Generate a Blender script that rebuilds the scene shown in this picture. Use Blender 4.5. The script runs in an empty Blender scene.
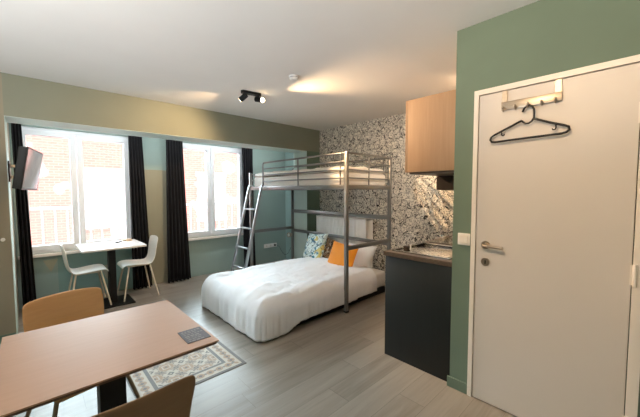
import bpy, bmesh, math, random
from mathutils import Vector, Matrix, noise
C = bpy.context.scene.collection
sc = bpy.context.scene
R = math.radians
PI = math.pi
random.seed(4)

# ------------------------------------------------------------------ camera
cam_d = bpy.data.cameras.new('camera'); cam = bpy.data.objects.new('camera', cam_d); C.objects.link(cam)
cam_d.sensor_width = 36; cam_d.lens = 308.32/640*36; cam_d.clip_start = 0.03; cam_d.clip_end = 200
r_ = Vector((0.68629, 0.72733, -0.00185)); u_ = Vector((-0.03918, 0.0395, 0.99845)); f_ = Vector((-0.72627, 0.68515, -0.05561))
cam.matrix_world = Matrix(((r_.x, u_.x, -f_.x, 0), (r_.y, u_.y, -f_.y, 0), (r_.z, u_.z, -f_.z, 1.42), (0, 0, 0, 1)))
sc.camera = cam
# ------------------------------------------------------------------ colour management
sc.view_settings.view_transform = 'Standard'; sc.view_settings.look = 'None'
sc.view_settings.gamma = 1; sc.view_settings.use_curve_mapping = False
sc.view_settings.exposure = 1.15
sc.cycles.use_denoising = True
sc.cycles.max_bounces = 10; sc.cycles.diffuse_bounces = 6; sc.cycles.sample_clamp_indirect = 6
# ------------------------------------------------------------------ sky, sun, daylight portals
w = bpy.data.worlds.new('sky'); sc.world = w; w.use_nodes = True
bg = w.node_tree.nodes['Background']; bg.inputs[0].default_value = (0.76, 0.90, 1.0, 1)
# hazy sky, brightest low in the direction the windows face
wt = w.node_tree; tc = wt.nodes.new('ShaderNodeTexCoord'); sx = wt.nodes.new('ShaderNodeSeparateXYZ'); mr = wt.nodes.new('ShaderNodeMapRange')
wt.links.new(tc.outputs['Generated'], sx.inputs[0]); wt.links.new(sx.outputs[0], mr.inputs[0])
mr.interpolation_type = 'SMOOTHSTEP'; mr.inputs[1].default_value = 0.0; mr.inputs[2].default_value = -0.7; mr.inputs[3].default_value = 4.0; mr.inputs[4].default_value = 20.0
wt.links.new(mr.outputs[0], bg.inputs[1])
def light(name, kind, loc, energy, color=(1, 1, 1), direction=None, **kw):
    d = bpy.data.lights.new(name, kind); d.energy = energy; d.color = color
    for k, v in kw.items(): setattr(d, k, v)
    o = bpy.data.objects.new(name, d); C.objects.link(o); o.location = loc
    if direction is not None: o.rotation_euler = Vector(direction).to_track_quat('-Z', 'Y').to_euler()
    return o
for y0, y1 in ((-0.10, 1.11), (1.70, 2.93)):
    p = light('window_portal', 'AREA', (-5.42, (y0+y1)/2, 1.43), 1, direction=(1, 0, 0), shape='RECTANGLE', size=1.56, size_y=y1-y0)
    p.rotation_euler = (R(90), 0, R(-90)); p.data.size = y1-y0; p.data.size_y = 1.56
    p.data.cycles.is_portal = True
UP1 = (10, (1.0, 0.86, 0.74)); UP2 = (114, (0.94, 0.97, 1.0)); FILL_SLOT = 11  # strengths and tints of the added fill lights
WARM = (1.0, 0.66, 0.36)

# ------------------------------------------------------------------ colour + node helpers
def lin(c):
    return tuple(((v/255)/12.92 if v/255 <= 0.04045 else ((v/255+0.055)/1.055)**2.4) for v in c) + (1,)
class E:
    """node-math expression"""
    nt = None
    def __init__(s, sock): s.s = sock
    @staticmethod
    def m(op, *a):
        n = E.nt.nodes.new('ShaderNodeMath'); n.operation = op
        for i, v in enumerate(a):
            if isinstance(v, E): E.nt.links.new(v.s, n.inputs[i])
            else: n.inputs[i].default_value = v
        return E(n.outputs[0])
    def __add__(s, o): return E.m('ADD', s, o)
    def __radd__(s, o): return E.m('ADD', o, s)
    def __sub__(s, o): return E.m('SUBTRACT', s, o)
    def __rsub__(s, o): return E.m('SUBTRACT', o, s)
    def __mul__(s, o): return E.m('MULTIPLY', s, o)
    def __rmul__(s, o): return E.m('MULTIPLY', o, s)
    def __truediv__(s, o): return E.m('DIVIDE', s, o)
    def abs(s): return E.m('ABSOLUTE', s)
    def fr(s): return E.m('FRACT', s)
    def floor(s): return E.m('FLOOR', s)
    def lt(s, o): return E.m('LESS_THAN', s, o)
    def gt(s, o): return E.m('GREATER_THAN', s, o)
    def max(s, o): return E.m('MAXIMUM', s, o)
    def min(s, o): return E.m('MINIMUM', s, o)
    def sqrt(s): return E.m('SQRT', s)
    def sin(s): return E.m('SINE', s)
    def mod(s, o): return E.m('FLOORED_MODULO', s, o)
def coords(kind='Object', scale=None, rot=None):
    tc = E.nt.nodes.new('ShaderNodeTexCoord'); out = tc.outputs[kind]
    if scale or rot:
        mp = E.nt.nodes.new('ShaderNodeMapping'); E.nt.links.new(out, mp.inputs[0])
        if scale: mp.inputs['Scale'].default_value = scale
        if rot: mp.inputs['Rotation'].default_value = rot
        out = mp.outputs[0]
    return out
def xyz(v=None):
    s = E.nt.nodes.new('ShaderNodeSeparateXYZ'); E.nt.links.new(v or coords(), s.inputs[0])
    return E(s.outputs[0]), E(s.outputs[1]), E(s.outputs[2])
def combine(x, y, z):
    n = E.nt.nodes.new('ShaderNodeCombineXYZ')
    for i, v in enumerate((x, y, z)):
        if isinstance(v, E): E.nt.links.new(v.s, n.inputs[i])
        else: n.inputs[i].default_value = v
    return n.outputs[0]
def noi(vec, scale, detail=3, rough=0.5, dist=0.0):
    n = E.nt.nodes.new('ShaderNodeTexNoise'); n.inputs['Scale'].default_value = scale
    n.inputs['Detail'].default_value = detail; n.inputs['Roughness'].default_value = rough; n.inputs['Distortion'].default_value = dist
    if vec is not None: E.nt.links.new(vec, n.inputs['Vector'])
    return E(n.outputs['Fac'])
def mix(f, a, b, blend='MIX'):
    n = E.nt.nodes.new('ShaderNodeMix'); n.data_type = 'RGBA'; n.blend_type = blend
    for sock, v in ((n.inputs[0], f), (n.inputs[6], a), (n.inputs[7], b)):
        if isinstance(v, E): E.nt.links.new(v.s, sock)
        elif isinstance(v, (bpy.types.NodeSocket,)): E.nt.links.new(v, sock)
        else: sock.default_value = v
    return n.outputs[2]
def ramp(v, a, b):
    n = E.nt.nodes.new('ShaderNodeMapRange'); n.inputs[1].default_value = a; n.inputs[2].default_value = b
    E.nt.links.new(v.s, n.inputs[0]); return E(n.outputs[0])
def mat(name, col=(128, 128, 128), rough=0.5, metal=0.0, build=None, **kw):
    m = bpy.data.materials.new(name); m.use_nodes = True; nt = m.node_tree; E.nt = nt
    b = nt.nodes['Principled BSDF']
    b.inputs['Base Color'].default_value = lin(col); b.inputs['Roughness'].default_value = rough; b.inputs['Metallic'].default_value = metal
    for k, v in kw.items(): b.inputs[k.replace('_', ' ')].default_value = v
    if build: build(b)
    return m
def bump(b, h, strength=0.2, distance=0.01):
    n = E.nt.nodes.new('ShaderNodeBump'); n.inputs['Strength'].default_value = strength; n.inputs['Distance'].default_value = distance
    E.nt.links.new(h.s if isinstance(h, E) else h, n.inputs['Height']); E.nt.links.new(n.outputs[0], b.inputs['Normal'])
def setc(b, c): E.nt.links.new(c, b.inputs['Base Color'])
def plaster(col, amount=0.05):
    def f(b):
        v = coords(); n = noi(v, 3, 3)
        c0 = lin(tuple(x*(1-amount) for x in col)); c1 = lin(tuple(min(255, x*(1+amount)) for x in col))
        setc(b, mix(n, c0, c1)); bump(b, noi(v, 140, 2), 0.08, 0.002)
    return f
def grain(c0, c1, axis=1, bandscale=30, rough=None):
    def f(b):
        s = [bandscale]*3; s[axis] = bandscale*0.06
        n = noi(coords(scale=tuple(s)), 1.0, 4, 0.6, 0.4)
        setc(b, mix(ramp(n, 0.3, 0.7), lin(c0), lin(c1))); bump(b, n, 0.05, 0.001)
    return f

SAGE = (102, 121, 106)
M = {}
M['sage'] = mat('sage_paint', SAGE, 0.75, build=plaster(SAGE))
HEADER = (132, 135, 119)
M['header'] = mat('sage_taupe_paint', HEADER, 0.75, build=plaster(HEADER, 0.03))
TAUPE = (146, 139, 120)
M['sage_daylit'] = mat('sage_daylit_paint', (200, 217, 211), 0.7, build=plaster((200, 217, 211), 0.02))  # sage lightened so its colour carries the window light
M['taupe'] = mat('olive_taupe_paint', TAUPE, 0.75, build=plaster(TAUPE, 0.03))
M['ceiling'] = mat('ceiling_paint', (228, 225, 220), 0.85, build=plaster((226, 224, 220), 0.015))
def win_wall(b):
    x, y, z = xyz()
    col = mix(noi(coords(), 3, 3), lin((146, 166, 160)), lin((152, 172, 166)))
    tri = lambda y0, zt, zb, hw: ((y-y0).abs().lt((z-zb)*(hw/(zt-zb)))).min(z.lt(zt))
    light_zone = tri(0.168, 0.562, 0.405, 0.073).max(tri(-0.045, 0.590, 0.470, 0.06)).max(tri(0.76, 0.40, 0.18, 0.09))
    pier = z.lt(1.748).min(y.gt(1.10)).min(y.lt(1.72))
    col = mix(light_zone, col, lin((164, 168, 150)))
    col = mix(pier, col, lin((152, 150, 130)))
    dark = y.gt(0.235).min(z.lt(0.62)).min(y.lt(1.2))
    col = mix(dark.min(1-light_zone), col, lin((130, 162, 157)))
    setc(b, col); bump(b, noi(coords(), 140, 2), 0.08, 0.002)
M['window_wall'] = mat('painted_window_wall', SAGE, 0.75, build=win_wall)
M['teal'] = mat('teal_sage_paint', (142, 168, 165), 0.75, build=plaster((142, 168, 165), 0.03))
def wallpaper(b):
    x, y, z = xyz()
    v = combine(x, z, 0.0)
    n1 = noi(v, 6.5, 1.5, 0.5, 2.6); n2 = noi(v, 12, 2, 0.5, 3.0); n3 = noi(v, 5, 1, 0.5, 1.8); n4 = noi(v, 24, 1, 0.5, 1.5)
    def lines(n, lv, wd): return (n-lv).abs().lt(wd)
    ink = lines(n1, 0.42, 0.010).max(lines(n1, 0.50, 0.008)).max(lines(n1, 0.58, 0.009)).max(lines(n2, 0.50, 0.014)).max(lines(n3, 0.5, 0.008))
    ink = ink.max(n4.gt(0.65)).max(n2.gt(0.70))
    # scattered doodled heads: broken oval outline, two eyes, brow, mouth
    vor = E.nt.nodes.new('ShaderNodeTexVoronoi'); vor.inputs['Scale'].default_value = 4.6; vor.inputs['Randomness'].default_value = 0.9
    mp = E.nt.nodes.new('ShaderNodeMapping'); mp.inputs['Scale'].default_value = (1.25, 1, 1)
    E.nt.links.new(v, mp.inputs[0]); E.nt.links.new(mp.outputs[0], vor.inputs['Vector'])
    px, py, pz = xyz(vor.outputs['Position']); qx, qy, qz = xyz(mp.outputs[0])
    wx = (noi(v, 18, 2)-0.5)*0.30; wy = (noi(v, 15, 2, 0.5, 0.4)-0.5)*0.30
    dx = (qx-px)*4.6+wx; dy = (qy-py)*4.6+wy
    d = (dx*dx+dy*dy*0.65).sqrt()
    ring = (d-0.24).abs().lt(0.022).min(n1.gt(0.52))
    ex = dx.abs()-0.085; ey = dy-0.05
    er = (ex*ex+ey*ey*2.5).sqrt()
    feat = (er.lt(0.020)).max((er-0.045).abs().lt(0.009)).max(((dy+0.12).abs().lt(0.014)).min(dx.abs().lt(0.06))).max((dx.abs().lt(0.008)).min((dy+0.03).abs().lt(0.05)))
    face = d.lt(0.20)
    ink = ink.min(1-face*0.75).max(ring).max(feat.min(face))
    paper = mix(noi(v, 2, 2), lin((240, 234, 222)), lin((248, 243, 233)))
    setc(b, mix(ink, paper, lin((24, 25, 25))))
M['wallpaper'] = mat('doodle_wallpaper', (220, 215, 205), 0.7, build=wallpaper)
def floorb(b):
    x, y, z = xyz()
    px = x/0.19; row = px.floor()
    off = E.m('FRACT', (row*12.9898).sin()*43758.5)
    py = y/1.28+off; idx = py.floor()
    rnd = E.m('FRACT', ((row*7.13+idx*3.71).sin())*9731.3)
    v = combine(x*16+rnd*40, y*1.1+rnd*13, 0.0)
    n = noi(v, 1.0, 5, 0.6, 0.7); n2 = noi(combine(x*60, y*3+rnd*9, 0.0), 1.0, 3, 0.6)
    base = mix(rnd, lin((118, 111, 101)), lin((146, 138, 128)))
    c = mix(ramp(n, 0.3, 0.7)*0.55, base, lin((170, 163, 153)))
    c = mix(ramp(n2, 0.55, 0.8)*0.30, c, lin((96, 88, 79)))
    gx = px.fr(); gy = py.fr()
    gap = gx.lt(0.012).max(gy.lt(0.0025))
    c = mix(gap*0.6, c, lin((70, 64, 58))); setc(b, c); bump(b, n2*0.3-gap, 0.15, 0.002)
    E.nt.links.new((0.30+n*0.22).s, b.inputs['Roughness'])
M['floor'] = mat('oak_laminate', (140, 130, 120), 0.42, build=floorb)
M['door'] = mat('door_paint', (212, 205, 197), 0.42, build=plaster((212, 205, 197), 0.012))
M['frame_white'] = mat('white_frame_paint', (226, 220, 210), 0.4, build=plaster((228, 222, 213), 0.01))
M['pvc'] = mat('window_pvc', (228, 232, 236), 0.3, build=plaster((228, 232, 236), 0.01))
M['sill'] = mat('sill_stone', (222, 216, 208), 0.3, build=plaster((224, 218, 210), 0.03))
M['steel'] = mat('brushed_steel', (176, 164, 148), 0.38, 1.0, build=grain((166, 154, 138), (186, 174, 158), 0, 60))
M['polished'] = mat('polished_steel', (205, 204, 202), 0.10, 1.0, build=grain((198, 197, 195), (210, 209, 207), 0, 60))
M['bunk'] = mat('grey_bunk_metal', (134, 134, 133), 0.34, 0.65, build=plaster((134, 134, 133), 0.03))
M['ladder'] = mat('silver_ladder_metal', (156, 158, 160), 0.35, 0.5, build=plaster((156, 158, 160), 0.02))
M['black_metal'] = mat('black_metal', (22, 22, 23), 0.45, 0.3, build=plaster((23, 23, 24), 0.08))
M['black_plastic'] = mat('black_plastic', (10, 10, 11), 0.5, build=plaster((10, 10, 11), 0.08))
M['panel'] = mat('dark_green_panel', (15, 22, 22), 0.55, build=grain((13, 20, 20), (18, 25, 25), 2, 40))
M['worktop'] = mat('brown_worktop', (84, 72, 62), 0.35, build=grain((74, 63, 54), (96, 83, 72), 1, 40))
M['oak'] = mat('oak_veneer', (172, 138, 106), 0.5, build=grain((169, 135, 103), (177, 144, 112), 2, 60))
M['hood'] = mat('dark_brown_hood', (62, 50, 42), 0.35, 0.3, build=plaster((62, 50, 42), 0.04))
M['table_wood'] = mat('tan_tabletop', (180, 140, 110), 0.5, build=grain((177, 137, 107), (183, 143, 113), 1, 60))
M['edge_dark'] = mat('dark_edge', (88, 66, 50), 0.5, build=grain((82, 60, 46), (96, 74, 56), 1, 25))
M['chair_wood'] = mat('honey_veneer', (198, 150, 98), 0.45, build=grain((194, 146, 94), (203, 156, 104), 0, 50))
M['chair_brown'] = mat('brown_veneer', (136, 104, 74), 0.5, build=grain((130, 99, 70), (142, 109, 78), 0, 40))
M['white_plastic'] = mat('white_shell_plastic', (242, 239, 232), 0.3, build=plaster((242, 239, 232), 0.01))
M['white_laminate'] = mat('white_laminate', (232, 233, 232), 0.22, build=plaster((232, 233, 232), 0.01))
M['cream_metal'] = mat('cream_metal', (214, 200, 180), 0.4, 0.1, build=plaster((214, 200, 180), 0.02))
M['chrome'] = mat('chair_chrome', (150, 130, 105), 0.3, 0.9, build=plaster((150, 130, 105), 0.02))
M['radiator'] = mat('radiator_enamel', (240, 239, 236), 0.35, build=plaster((240, 239, 236), 0.01))
M['switch'] = mat('switch_plastic', (232, 230, 226), 0.35, build=plaster((232, 230, 226), 0.01))
def cloth(c0, c1, sc_=60, stripes=0.0):
    def f(b):
        v = coords(); n = noi(v, 5, 4)
        setc(b, mix(n, lin(c0), lin(c1)))
        h = noi(v, 320, 2)*0.15+noi(v, sc_*0.12, 4)
        if stripes:
            x, y, z = xyz(v); h = h+(x*(2*PI/stripes)).sin()*0.06
        bump(b, h, 0.35, 0.012); b.inputs['Sheen Weight'].default_value = 0.15
    return f
M['duvet'] = mat('white_duvet_cotton', (236, 237, 240), 0.75, build=cloth((232, 233, 237), (243, 243, 245), 60, 0.022))
M['sheet'] = mat('white_sheet_cotton', (232, 229, 226), 0.8, build=cloth((228, 226, 222), (238, 235, 232)))
M['upper_linen'] = mat('cream_mattress_cotton', (240, 234, 226), 0.8, build=cloth((236, 230, 222), (246, 241, 234)))
M['orange'] = mat('orange_velvet', (240, 146, 10), 0.7, build=cloth((236, 140, 6), (246, 156, 18), 90))
M['bed_base'] = mat('black_bed_base', (20, 20, 22), 0.7, build=plaster((20, 20, 22), 0.1))
def curtain(b):
    x, y, z = xyz(); setc(b, mix(noi(combine(x*30, y*30, z*2), 1, 3), lin((9, 9, 14)), lin((14, 13, 19)))); bump(b, noi(coords(), 260, 2), 0.3, 0.002)
M['curtain'] = mat('dark_navy_curtain', (36, 34, 42), 0.85, build=curtain)
def birds(b):
    v = coords(); n = noi(v, 9, 2, 0.5, 1.2); n2 = noi(v, 13, 2, 0.5, 1.5); n3 = noi(v, 17, 2, 0.5, 1)
    n4 = noi(v, 7, 1, 0.5, 0.5)
    c = mix(n, lin((206, 222, 220)), lin((226, 232, 224)))
    c = mix(n2.gt(0.60), c, lin((72, 132, 148))); c = mix(n3.gt(0.62), c, lin((58, 92, 128)))
    c = mix(n4.gt(0.64), c, lin((214, 190, 110))); c = mix(n2.lt(0.36), c, lin((110, 150, 118)))
    c = mix((n-0.5).abs().lt(0.012), c, lin((72, 84, 84))); setc(b, c)
M['birds'] = mat('botanical_print_cotton', (200, 215, 210), 0.8, build=birds)
def speck(b):
    v = coords(); n = noi(v, 30, 2, 0.6, 1); c = mix(ramp(n, 0.42, 0.55), lin((62, 48, 40)), lin((172, 138, 104)))
    c = mix(noi(v, 22, 1, 0.5, 1).gt(0.6), c, lin((200, 190, 176))); setc(b, c)
M['speckled'] = mat('brown_print_cotton', (120, 95, 75), 0.8, build=speck)
def rugb(b):
    x, y, z = xyz()          # object space, centre at 0, half sizes HX, HY
    HX, HY = 0.39, 0.39
    ax = x.abs(); ay = y.abs(); ed = (HX-ax).min(HY-ay)     # distance to the edge
    cream = lin((192, 180, 160)); grey = lin((78, 74, 72)); tan = lin((158, 126, 96)); beige = lin((174, 154, 128)); mid = lin((116, 106, 98))
    t = 0.116
    fx = (x/t+0.5).fr()-0.5; fy = (y/t+0.5).fr()-0.5
    par = ((x/t+0.5).floor()+(y/t+0.5).floor()).mod(2.0)
    dm = fx.abs()+fy.abs(); sq = fx.abs().max(fy.abs()); rr = (fx*fx+fy*fy).sqrt()
    petal = (fx*fy).abs()
    A = mix(dm.lt(0.56), mix(sq.gt(0.44), beige, mid), cream)
    A = mix(((fx.abs()-fy.abs()).abs().lt(0.09)).min(rr.gt(0.30)), A, mid)
    A = mix(dm.lt(0.24), A, grey); A = mix(dm.lt(0.08), A, cream)
    B = mix(rr.lt(0.46), beige, tan); B = mix(sq.lt(0.27), B, cream); B = mix(sq.lt(0.19), B, tan); B = mix(rr.lt(0.09), B, grey)
    B = mix(((fx.abs()-0.42).abs()+(fy.abs()-0.42).abs()).lt(0.1), B, grey)
    field = mix(par, A, B)
    # the border of medallions, run along each edge
    hor = (HX-ax).lt(HY-ay)
    u = (y*hor+x*(1-hor))
    g = ((u/0.075).fr()-0.5); h = (ed-0.075)/0.075
    bd = mix((g*g+h*h).sqrt().lt(0.40), cream, tan); bd = mix((g.abs()+h.abs()).lt(0.22), bd, grey); bd = mix(((g.abs()-0.5).abs()+h.abs()).lt(0.2), bd, mid)
    c = mix(ed.lt(0.155), field, cream); c = mix(ed.lt(0.148), c, grey); c = mix(ed.lt(0.122), c, cream); c = mix(ed.lt(0.115), c, bd)
    c = mix(ed.lt(0.034), c, cream); c = mix(ed.lt(0.028), c, grey)
    c = mix(noi(coords(), 60, 3)*0.35, c, lin((150, 140, 128))); setc(b, c)
M['rug'] = mat('patterned_vinyl_rug', (170, 160, 145), 0.6, build=rugb)
def brickb(b):
    x, y, z = xyz(); n = E.nt.nodes.new('ShaderNodeTexBrick'); E.nt.links.new(combine(y, z, 0.0), n.inputs['Vector'])
    n.inputs['Scale'].default_value = 1.0; n.inputs['Brick Width'].default_value = 0.22; n.inputs['Row Height'].default_value = 0.075; n.inputs['Mortar Size'].default_value = 0.012
    n.inputs['Color1'].default_value = lin((162, 102, 92)); n.inputs['Color2'].default_value = lin((172, 112, 100)); n.inputs['Mortar'].default_value = lin((176, 124, 114))
    c = mix(noi(combine(y, z, 0.0), 0.7, 3).gt(0.56)*0.5, n.outputs[0], lin((190, 164, 156))); setc(b, c)
M['brick'] = mat('pale_brick', (200, 160, 140), 0.9, build=brickb)
M['stone_out'] = mat('pale_stone', (222, 214, 204), 0.8, build=plaster((222, 214, 204), 0.03))
M['pave'] = mat('street_paving', (150, 148, 144), 0.9, build=plaster((150, 148, 144), 0.06))
M['rail_white'] = mat('white_railing_paint', (240, 240, 240), 0.4, build=plaster((240, 240, 240), 0.01))
M['tvscreen'] = mat('tv_screen_glass', (10, 10, 12), 0.06, build=plaster((10, 10, 12), 0.02), Specular_IOR_Level=0.8)
M['menu'] = mat('menu_card', (54, 45, 44), 0.5, build=plaster((54, 45, 44), 0.06))
M['menu_ink'] = mat('menu_print', (120, 108, 102), 0.5, build=plaster((120, 108, 102), 0.04))
M['hob'] = mat('black_ceramic', (16, 16, 18), 0.06, build=plaster((16, 16, 18), 0.05))
M['brownbox'] = mat('tan_card', (204, 178, 150), 0.6, build=plaster((204, 178, 150), 0.04))
def glass():
    m = bpy.data.materials.new('window_glass'); m.use_nodes = True; nt = m.node_tree; E.nt = nt
    out = nt.nodes['Material Output']; nt.nodes.remove(nt.nodes['Principled BSDF'])
    t = nt.nodes.new('ShaderNodeBsdfTransparent'); t.inputs[0].default_value = (0.94, 0.96, 0.95, 1); g = nt.nodes.new('ShaderNodeBsdfGlossy'); g.inputs['Roughness'].default_value = 0.02
    fr = nt.nodes.new('ShaderNodeFresnel'); fr.inputs[0].default_value = 1.45; mx = nt.nodes.new('ShaderNodeMixShader')
    nt.links.new(fr.outputs[0], mx.inputs[0]); nt.links.new(t.outputs[0], mx.inputs[1]); nt.links.new(g.outputs[0], mx.inputs[2]); nt.links.new(mx.outputs[0], out.inputs[0])
    return m
M['glass'] = glass()
def emis(name, col, s):
    m = bpy.data.materials.new(name); m.use_nodes = True; b = m.node_tree.nodes['Principled BSDF']
    b.inputs['Emission Color'].default_value = (*col, 1); b.inputs['Emission Strength'].default_value = s; return m
M['bulb'] = emis('lit_bulb', (1.0, 0.72, 0.42), 9)

# ------------------------------------------------------------------ mesh helpers
def nb(): return bmesh.new()
def box(bm, x0, x1, y0, y1, z0, z1, bev=0.0, seg=2):
    vs = [bm.verts.new(p) for p in ((x0, y0, z0), (x1, y0, z0), (x1, y1, z0), (x0, y1, z0), (x0, y0, z1), (x1, y0, z1), (x1, y1, z1), (x0, y1, z1))]
    fs = [bm.faces.new([vs[i] for i in f]) for f in ((0, 3, 2, 1), (4, 5, 6, 7), (0, 1, 5, 4), (1, 2, 6, 5), (2, 3, 7, 6), (3, 0, 4, 7))]
    if bev:
        es = list({e for f in fs for e in f.edges}); bmesh.ops.bevel(bm, geom=es, offset=bev, segments=seg, profile=0.5, affect='EDGES')
    return bm
def tube(bm, pts, r, seg=10, cap=True, rs=None):
    pts = [Vector(p) for p in pts]; rings = []; n = len(pts)
    up = None
    for i, p in enumerate(pts):
        d = (pts[min(i+1, n-1)]-pts[max(i-1, 0)]).normalized()
        if up is None:
            up = Vector((0, 0, 1)) if abs(d.z) < 0.9 else Vector((1, 0, 0))
        a = d.cross(up).normalized(); b = a.cross(d).normalized(); up = b
        rr = rs[i] if rs else r
        rings.append([bm.verts.new(p+(a*math.cos(2*PI*k/seg)+b*math.sin(2*PI*k/seg))*rr) for k in range(seg)])
    for i in range(n-1):
        for k in range(seg): bm.faces.new((rings[i][k], rings[i][(k+1) % seg], rings[i+1][(k+1) % seg], rings[i+1][k]))
    if cap: bm.faces.new(rings[0][::-1]); bm.faces.new(rings[-1])
    return bm
def cyl(bm, c, ax, r, h, seg=24, r2=None):
    ax = Vector(ax).normalized(); c = Vector(c); return tube(bm, [c, c+ax*h], r, seg, True, [r, r if r2 is None else r2])
def arc(c, r, a0, a1, n, plane='xz'):
    o = []
    for i in range(n+1):
        a = R(a0+(a1-a0)*i/n); u, v = r*math.cos(a), r*math.sin(a)
        o.append((c[0]+u, c[1], c[2]+v) if plane == 'xz' else ((c[0], c[1]+u, c[2]+v) if plane == 'yz' else (c[0]+u, c[1]+v, c[2])))
    return o
def sphere(bm, c, r, seg=16, sz=(1, 1, 1)):
    g = bmesh.ops.create_uvsphere(bm, u_segments=seg, v_segments=seg//2+2, radius=r)
    for v in g['verts']: v.co = Vector((v.co.x*sz[0]+c[0], v.co.y*sz[1]+c[1], v.co.z*sz[2]+c[2]))
    return bm
def obj(name, bm, m, parent=None, smooth=None):
    bmesh.ops.recalc_face_normals(bm, faces=bm.faces)
    me = bpy.data.meshes.new(name); bm.to_mesh(me); bm.free()
    me.materials.append(M[m] if isinstance(m, str) else m)
    o = bpy.data.objects.new(name, me); C.objects.link(o)
    if parent: o.parent = parent
    if smooth is not None:
        for p in me.polygons: p.use_smooth = True
        if smooth < 180:
            try: me.set_sharp_from_angle(angle=R(smooth))
            except Exception: pass
    return o
def sub(o, lv=2):
    s = o.modifiers.new('subsurf', 'SUBSURF'); s.levels = lv; s.render_levels = lv; return o
def tag(o, label, cat, group=None, kind=None):
    o['label'] = label; o['category'] = cat
    if group: o['group'] = group
    if kind: o['kind'] = kind
    return o
def thing(name, label, cat, loc=(0, 0, 0), rz=0, group=None):
    o = bpy.data.objects.new(name, None); C.objects.link(o); o.location = loc; o.rotation_euler = (0, 0, rz); o.empty_display_size = 0.1
    return tag(o, label, cat, group)
def struct(name, bm, m, parent=None):
    o = obj(name, bm, m, parent)
    if not parent: o['kind'] = 'structure'
    return o
def dup(root, loc, rz, label, group=None):
    r = root.copy(); C.objects.link(r); r.location = loc; r.rotation_euler = (0, 0, rz); r['label'] = label
    if group: r['group'] = group
    def kids(a, b):
        for ch in [o for o in bpy.data.objects if o.parent == a]:
            c = ch.copy(); C.objects.link(c); c.parent = b; kids(ch, c)
    kids(root, r)
    return r

# ================================================================== THE ROOM
CZ = 2.515; WX = -5.15; BX = -4.108; YB = 3.871; YD = 2.182; Y0 = -0.139
struct('floor', box(nb(), -5.42, 1.4, -2.8, 4.0, -0.1, 0), 'floor')
struct('ceiling', box(nb(), -5.42, 1.4, -2.8, 4.0, CZ, CZ+0.12), 'ceiling')
struct('wall_left', box(nb(), -5.4, BX, -2.7, Y0, 0, CZ), 'taupe')
struct('wall_left_header', box(nb(), BX-0.37, BX, Y0, YB, 2.125, CZ), 'header')
struct('wall_left_pillar', box(nb(), BX-0.37, BX, 3.563, YB, 0, 2.125), 'sage')
struct('trim_daylit_1', box(nb(), BX-0.37, BX-0.0005, Y0+0.004, 3.56, 2.121, 2.1245), 'sage_daylit')  # thin panels: window light painted onto soffit, pillar side and left reveal
struct('trim_daylit_2', box(nb(), BX-0.37, BX-0.0005, 3.559, 3.5625, 0, 2.120), 'sage_daylit')
struct('trim_daylit_3', box(nb(), BX-0.42, BX-0.0005, Y0+0.0002, Y0+0.0035, 0, 2.125), 'sage_daylit')
W1 = (-0.10, 1.11); W2 = (1.70, 2.93); WZ0, WZ1 = 0.65, 2.21
bm = nb()
box(bm, WX-0.25, WX, Y0, YB, 0, WZ0); box(bm, WX-0.25, WX, Y0, YB, WZ1, CZ)
for a, b_ in ((Y0, W1[0]), (W1[1], W2[0]), (W2[1], YB)): box(bm, WX-0.25, WX, a, b_, WZ0, WZ1)
struct('wall_window', bm, 'window_wall')
struct('wall_back', box(nb(), BX-0.2, -0.84, YB, YB+0.12, 0, CZ), 'wallpaper')
struct('wall_alcove', box(nb(), WX-0.25, BX-0.2, YB, YB+0.12, 0, CZ), 'teal')
bm = nb(); DX0, DX1, DZ = -0.80, 0.0, 2.070
box(bm, -0.938, DX0, YD, YD+0.10, 0, CZ); box(bm, DX0, DX1, YD, YD+0.10, DZ, CZ); box(bm, DX1, 1.3, YD, YD+0.10, 0, CZ)
struct('wall_door', bm, 'sage')
struct('wall_kitchen', box(nb(), -0.938, -0.83, YD+0.1, YB+0.12, 0, CZ), 'sage')
struct('wall_right', box(nb(), 1.3, 1.4, -2.7, YD+0.1, 0, CZ), 'sage')
struct('wall_sky_block', box(nb(), -5.4, 1.4, -8, 12, CZ+0.125, 9.0), 'brick')  # unseen mass added above the room to keep sky off the facade
struct('wall_front', box(nb(), -4.2, 1.4, -2.8, -2.7, 0, CZ), 'sage')
# painted skirting
struct('baseboard_door', box(nb(), -0.952, -0.808, YD-0.014, YD, 0, 0.075, 0.003), 'sage')
struct('baseboard_door_right', box(nb(), 0.012, 1.3, YD-0.014, YD, 0, 0.075, 0.003), 'sage')
struct('baseboard_left', box(nb(), BX, BX+0.014, -2.7, Y0-0.004, 0, 0.075, 0.003), 'sage')
struct('baseboard_right', box(nb(), 1.286, 1.3, -2.7, YD-0.015, 0, 0.075, 0.003), 'sage')
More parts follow.
